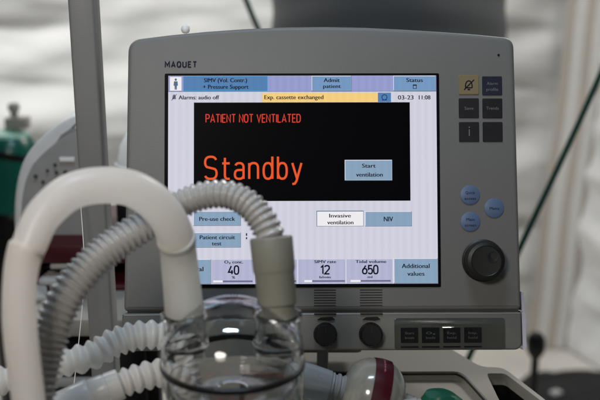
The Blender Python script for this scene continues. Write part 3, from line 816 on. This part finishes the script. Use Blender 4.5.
sm_arc = [tuple(q[:2]) for q in catmull([(*p, 0) for p in arc[:13]], 4)] + arc[13:]
b_ = flat_prism(sm_arc, D, 0, .10, .010)
world_part('body', b_, M['device_rim'], dev)
face = inset(sm_arc, .86, (76, 232))
b_ = flat_prism(face, D, -.004, .02, .002); fc = world_part('face_plate', b_, M['device_face'], dev)
b_ = flat_prism([(52, 158), (54, 146), (62, 134), (72, 127), (84, 125), (86, 158)], D, -.008, .0, .004); world_part('front_cover', b_, M['device_grey'], dev)
b_ = flat_prism([(61, 156), (61, 160.5), (76, 160.5), (76, 156)], D, -.010, -.004, .001); world_part('name_plate', b_, M['white'], dev)
for (x, y, r) in ((66, 172, 2.4), (36, 176, 2), (43, 182, 1.8), (56, 164, 1.8), (57, 172, 1.8), (48, 170, 1.6)):
    p = at(x, y, D); bm = bmesh.new(); yc_ = sum(at(*q, D).y for q in face)/len(face)
    add_lathe(bm, [(r*.00136, -.002), (r*.00136, .002), (r*.001, .003), (0, .003)], axis_frame(Vector((p.x, yc_-.004, p.z)), Vector((0, -1, 0))), 20); world_part('device_button', bm, M['duct'], dev)
# dark box and white bowl between pole and monitor
bx = dv(140, 243, .14)
db = bmesh.new(); zz = at(140, 206, D).z
add_box(db, Vector((0, 0, (zz-rz1)/2)), (.075, .09, zz-rz1), bevel=.004)
add_box(db, Vector((0, -.046, (zz-rz1)*.55)), (.05, .004, (zz-rz1)*.5), bevel=.001, mi=1)
o = mesh_obj('dark_box', db, [M['black'], M['key_dark']]); o.location = Vector((bx.x, ry+.10, rz1)); tag(o, 'small black box on the red box, between the pole and the monitor', 'box')
wb = bmesh.new(); hb_ = at(140, 124, D).z-zz
add_lathe(wb, [(.034, 0), (.054, .002), (.056, .006), (.054, hb_*.4), (.047, hb_*.68), (.034, hb_*.88), (.016, hb_*.98), (0, hb_)], Matrix(), 48)
add_lathe(wb, [(.0545, hb_*.36), (.0565, hb_*.38), (.0565, hb_*.43), (.0538, hb_*.45)], Matrix(), 48)
o = mesh_obj('white_bowl', wb, M['white']); pb = at(149, 170, D); o.location = Vector((pb.x, ry+.10, zz)); tag(o, 'upturned white bowl on the small black box, mostly behind the monitor', 'bowl')
# green gas cylinder
gcx = at(11, 150, 2.1); r_ = .056
gt = thing('gas_cylinder', Vector((gcx.x, gcx.y, 0)), 'tall green gas cylinder with black strap and brass valve at the left', 'gas cylinder')
zs = at(11, 134, 2.1).z
bm = bmesh.new(); add_lathe(bm, [(0, 0), (r_-.006, 0), (r_, .008), (r_, zs-.05), (r_*.97, zs-.03), (r_*.86, zs-.012), (r_*.72, zs-.002)], Matrix(), 40); mesh_obj('tank', bm, M['green_tank'], gt)
zl = at(11, 212, 2.1).z
bm = bmesh.new(); add_lathe(bm, [(r_+.0005, .02), (r_+.004, .025), (r_+.004, zl-.012), (r_+.0025, zl-.003), (r_+.0003, zl)], Matrix(), 40); mesh_obj('sleeve', bm, M['black'], gt)  # black cover added only to darken the lower part of the tank
bm = bmesh.new(); add_lathe(bm, [(r_*.74, zs-.0025), (r_*.68, zs+.004), (r_*.5, zs+.008), (.014, zs+.0105), (.014, zs+.014), (0, zs+.014)], Matrix(), 40); mesh_obj('shoulder', bm, M['pale_green'], gt)
bm = bmesh.new(); add_box(bm, Vector((.018, 0, zs+.026)), (.047, .034, .024), bevel=.003); add_lathe(bm, [(.008, zs+.038), (.008, zs+.050), (.012, zs+.051), (.012, zs+.063), (.008, zs+.067), (0, zs+.067)], Matrix.Translation((.012, 0, 0)), 20); mesh_obj('valve', bm, M['metal'], gt)
bm = bmesh.new(); add_lathe(bm, [(r_*.98, -.007), (r_*1.05, -.006), (r_*1.05, .006), (r_*.98, .007)], Matrix.Translation((0, 0, zs-.034)) @ Matrix.Rotation(rad(14), 4, 'Y'), 40); mesh_obj('strap', bm, M['black'], gt)
# small dark thing at far left by the cylinder
# ================================================================== DUCT, ROPES
def tagged_tube(name, pts, m, lab_, cat, grp=None, segs=16, step=.02):
    bm = bmesh.new(); add_sweep(bm, px_path(pts), segs, step); o = mesh_obj(name, bm, m); tag(o, lab_, cat, grp); return o
tagged_tube('guy_rope', [(640, -18, 1.75, 3.1), (597, 82, 1.78, 3.1), (560, 163, 1.8, 3.1), (517, 254, 1.82, 3.1), (440, 420, 1.9, 3.1), (340, 640, 2.0, 3.1)], M['rope'], 'taut dark green rope slanting down right of the monitor', 'rope', 'dark green ropes')
tagged_tube('guy_rope', [(222, -60, 2.0, 2.8), (246, 0, 2.0, 2.8), (258.6, 30, 2.0, 2.8), (290, 100, 2.0, 2.8), (330, 200, 2.0, 2.8)], M['rope'], 'dark green rope seen above the monitor top edge, beside the grey duct', 'rope', 'dark green ropes')
# grey hanging duct behind the monitor
dt = thing('ventilation_duct', at(388, 215, 2.55), 'wide dark grey fabric duct hanging behind the monitor', 'duct')
bm = bmesh.new()
d0 = 2.6
def dring(py): return (*at(388, py, d0), 116*d0/FPX)
add_sweep(bm, [dring(-260), dring(-120), dring(0), dring(90), dring(200)], 64, .02, lambda s: 1+.008*math.sin(s*60))
world_part('duct_cloth', bm, M['duct'], dt)
bm = bmesh.new(); add_sweep(bm, [(*at(388, 150, d0), 118*d0/FPX), (*at(388, 158, d0), 118*d0/FPX)], 64, .01); world_part('hoop', bm, M['black'], dt)

# ================================================================== TENT
K = on_level(549, 338, 0); K2 = on_level(600, 363, 0)
KT = at(592, 0, 3.72)
tent = thing('tent', Vector((0, K.y, 0)), 'off white fabric tent wall with creases and a taped corner seam', 'tent')
tent_loc = tent.location
Kl = (KT-K); lean = Kl/Kl.z            # seam runs along K + lean*z
def crease(u_, v_, seed):
    p = Vector((u_*.9, v_*3.2, seed))
    s = .050*noise.noise(p*1.0) + .026*noise.noise(Vector((u_*2.1+7, v_*7.5+u_*1.1, seed+3))) + (.007+.006*(seed > 2))*noise.noise(Vector((u_*5+3, v_*13, seed+9))) + (.0015+.004*(seed > 2))*noise.noise(Vector((u_*14, v_*22, seed)))
    f = v_*4.4 + u_*.22 + .9*noise.noise(Vector((u_*.8, v_*1.3, seed+20))); fr_ = f-math.floor(f)
    k_ = .5+.5*noise.noise(Vector((u_*1.1, math.floor(f)*3.1, seed+30)))
    s += .034*k_*(fr_**2.2 if fr_ < .86 else (.86**2.2)*(1-fr_)/.14)
    return s
def cloth(name, base0, base1, top_z, nu, nv, seed, amp):
    bm = bmesh.new(); rows = []
    dirv = (base1-base0); nrm = Vector((dirv.y, -dirv.x, 0)).normalized()
    for j in range(nv+1):
        z = top_z*j/nv; row = []
        for i in range(nu+1):
            t = i/nu
            p = base0 + dirv*t + Vector((lean.x, lean.y, 1))*z
            w = min(1, t*dirv.length*5)                        # stay joined at the seam
            p = p + nrm*crease(t*dirv.length, z, seed)*amp*w
            row.append(bm.verts.new(p))
        rows.append(row)
    for j in range(nv):
        for i in range(nu): bm.faces.new((rows[j][i], rows[j][i+1], rows[j+1][i+1], rows[j+1][i]))
    return world_part(name, bm, M['tent'], tent, angle=180)
cloth('wall_panel', K, Vector((-3.2, K.y+.15, 0)), 3.0, 220, 200, 1.0, 1.55)
sd = (K2-K).normalized()
cloth('wall_panel', K, K + sd*2.4, 3.0, 150, 180, 5.0, 1.3)
# seam tapes
def tape(off0, off1, m, lift, name):
    bm = bmesh.new(); n = 60; prev = None
    for j in range(n+1):
        z = 3.0*j/n; c = K + Vector((lean.x, lean.y, 1))*z
        wob = .004*math.sin(z*9)
        a_ = bm.verts.new(c + Vector((off0+wob, -lift, 0))); b2 = bm.verts.new(c + Vector((off1+wob, -lift-.002, 0)))
        a2 = bm.verts.new(c + Vector((off0+wob, -lift+.004, 0))); b3 = bm.verts.new(c + Vector((off1+wob, -lift+.002, 0)))
        if prev:
            bm.faces.new((prev[0], prev[1], b2, a_)); bm.faces.new((prev[3], prev[2], a2, b3))
            bm.faces.new((prev[2], prev[0], a_, a2)); bm.faces.new((prev[1], prev[3], b3, b2))
        prev = (a_, b2, a2, b3)
    world_part(name, bm, m, tent)
tape(-.105, -.080, M['seam_brown'], .085, 'seam_tape'); tape(-.076, -.036, M['seam_pale'], .095, 'seam_tape'); tape(-.032, -.010, M['seam_brown'], .10, 'seam_tape'); tape(-.006, .030, M['seam_pale'], .10, 'seam_tape'); tape(.034, .052, M['seam_brown'], .10, 'seam_tape')
# ground
bm = bmesh.new(); bmesh.ops.create_grid(bm, x_segments=60, y_segments=60, size=5)
for v in bm.verts: v.co.z = .010*noise.noise(v.co*2.2)-.006
o = mesh_obj('ground', bm, M['ground']); o.location = (0, 2, 0); o['kind'] = 'structure'

# ================================================================== RIGHT BOTTOM: black stand, black bag
ps = at(536, 345, 2.5)
st = thing('black_stand', Vector((ps.x, ps.y, 0)), 'slim black stand with a round clamp knob beside the lower right of the monitor', 'stand')
bm = bmesh.new(); add_lathe(bm, [(.0095, .02), (.0095, ps.z)], Matrix(), 20); mesh_obj('shaft', bm, M['black'], st)
bm = bmesh.new(); add_lathe(bm, [(0, -.034), (.014, -.031), (.022, -.017), (.0235, 0), (.022, .017), (.014, .030), (0, .033)], Matrix.Translation((0, 0, ps.z)), 28); mesh_obj('clamp_knob', bm, M['black'], st)
bm = bmesh.new(); add_lathe(bm, [(0, 0), (.11, 0), (.115, .006), (.10, .018), (.012, .026), (0, .026)], Matrix(), 32); mesh_obj('foot', bm, M['black'], st)
bg = on_level(592, 414, 0)
bag = thing('black_bag', Vector((bg.x, bg.y, 0)), 'slouched black bag on the tent floor, bottom right corner', 'bag')
bm = bmesh.new(); bmesh.ops.create_icosphere(bm, subdivisions=5, radius=1)
for v in bm.verts:
    n = v.co.copy(); q = Vector((math.copysign(abs(n.x)**.75, n.x)*.25, math.copysign(abs(n.y)**.8, n.y)*.20, math.copysign(abs(n.z)**.7, n.z)*.045))
    v.co = q + n*.018*noise.noise(n*2.6) + n*.007*noise.noise(n*8); v.co.z = max(v.co.z, -.042) + .042
mesh_obj('bag_body', bm, M['bag'], bag)
bm = bmesh.new(); add_sweep(bm, [(-.12, -.16, .10, .008), (-.10, -.22, .07, .008), (0, -.25, .05, .008), (.10, -.22, .07, .008), (.12, -.16, .10, .008)], 12, .01); mesh_obj('strap', bm, M['black'], bag)
pk = on_level(556, 395, .085)
o = packet(Vector((pk.x, pk.y, .085)), (.035, .03, .014), 'crumpled white packet lying on the black bag', .5)

# ================================================================== LIGHT
w = bpy.data.worlds.new('World'); scn.world = w; w.use_nodes = True
w.node_tree.nodes['Background'].inputs[0].default_value = (.80, .86, 1, 1); w.node_tree.nodes['Background'].inputs[1].default_value = .024
def area(name, loc, target, sx, sy, e, col):
    l = bpy.data.lights.new(name, 'AREA'); l.shape = 'ELLIPSE'; l.size = sx; l.size_y = sy; l.energy = e; l.color = col
    o = bpy.data.objects.new(name, l); link(o); o.location = loc
    o.rotation_euler = (Vector(target)-Vector(loc)).to_track_quat('-Z', 'Y').to_euler(); return o
area('tent_wall_fill', (-1.7, 3.0, 3.0), (-1.0, 4.0, 1.4), 1.3, .4, 56, (1, .995, .98))  # added to brighten the left tent wall, no known source
area('tent_wall_fill', (1.5, 2.7, 3.0), (1.0, 3.6, 1.3), .9, .4, 15.5, (1, .97, .93))  # added to brighten the right tent wall and the duct's side
area('overhead_fill', (-.1, .72, 2.7), (-.1, .95, 1.0), .5, .10, 13.5, (.62, .80, 1))  # added bluish light grazing the housing from above, no lamp known there
area('rear_fill', (1.0, 2.5, 2.4), (.1, 1.05, 1.0), .7, .5, 15, (1, .98, .94))  # added behind the monitor to light the cabinet top and duct
area('hose_fill', (-.32, -.05, 1.84), (-.14, .68, 1.2), .30, .26, 7.2, (1, .93, .85))  # added close to the tubes and hoses to brighten them
area('tube_lamp', (.55, -.97, 1.450), (.15, 1, 1.07), .2, .010, 1.1, (1, .96, .9))

# ================================================================== CAMERA
cd = bpy.data.cameras.new('Camera'); cam = bpy.data.objects.new('Camera', cd); link(cam)
cam.location = CAM; cam.rotation_euler = (math.pi/2-TH, 0, 0)
cd.sensor_fit = 'HORIZONTAL'; cd.sensor_width = 36; cd.lens = 60; cd.clip_start = .05; cd.clip_end = 200
cd.dof.use_dof = True; cd.dof.focus_distance = 1.0; cd.dof.aperture_fstop = 4.8
scn.camera = cam
scn.view_settings.view_transform = 'Standard'; scn.view_settings.look = 'None'; scn.view_settings.exposure = 0; scn.view_settings.gamma = 1
scn.render.engine = 'CYCLES'
scn.cycles.max_bounces = 14; scn.cycles.transmission_bounces = 12; scn.cycles.transparent_max_bounces = 12
scn.cycles.use_denoising = True
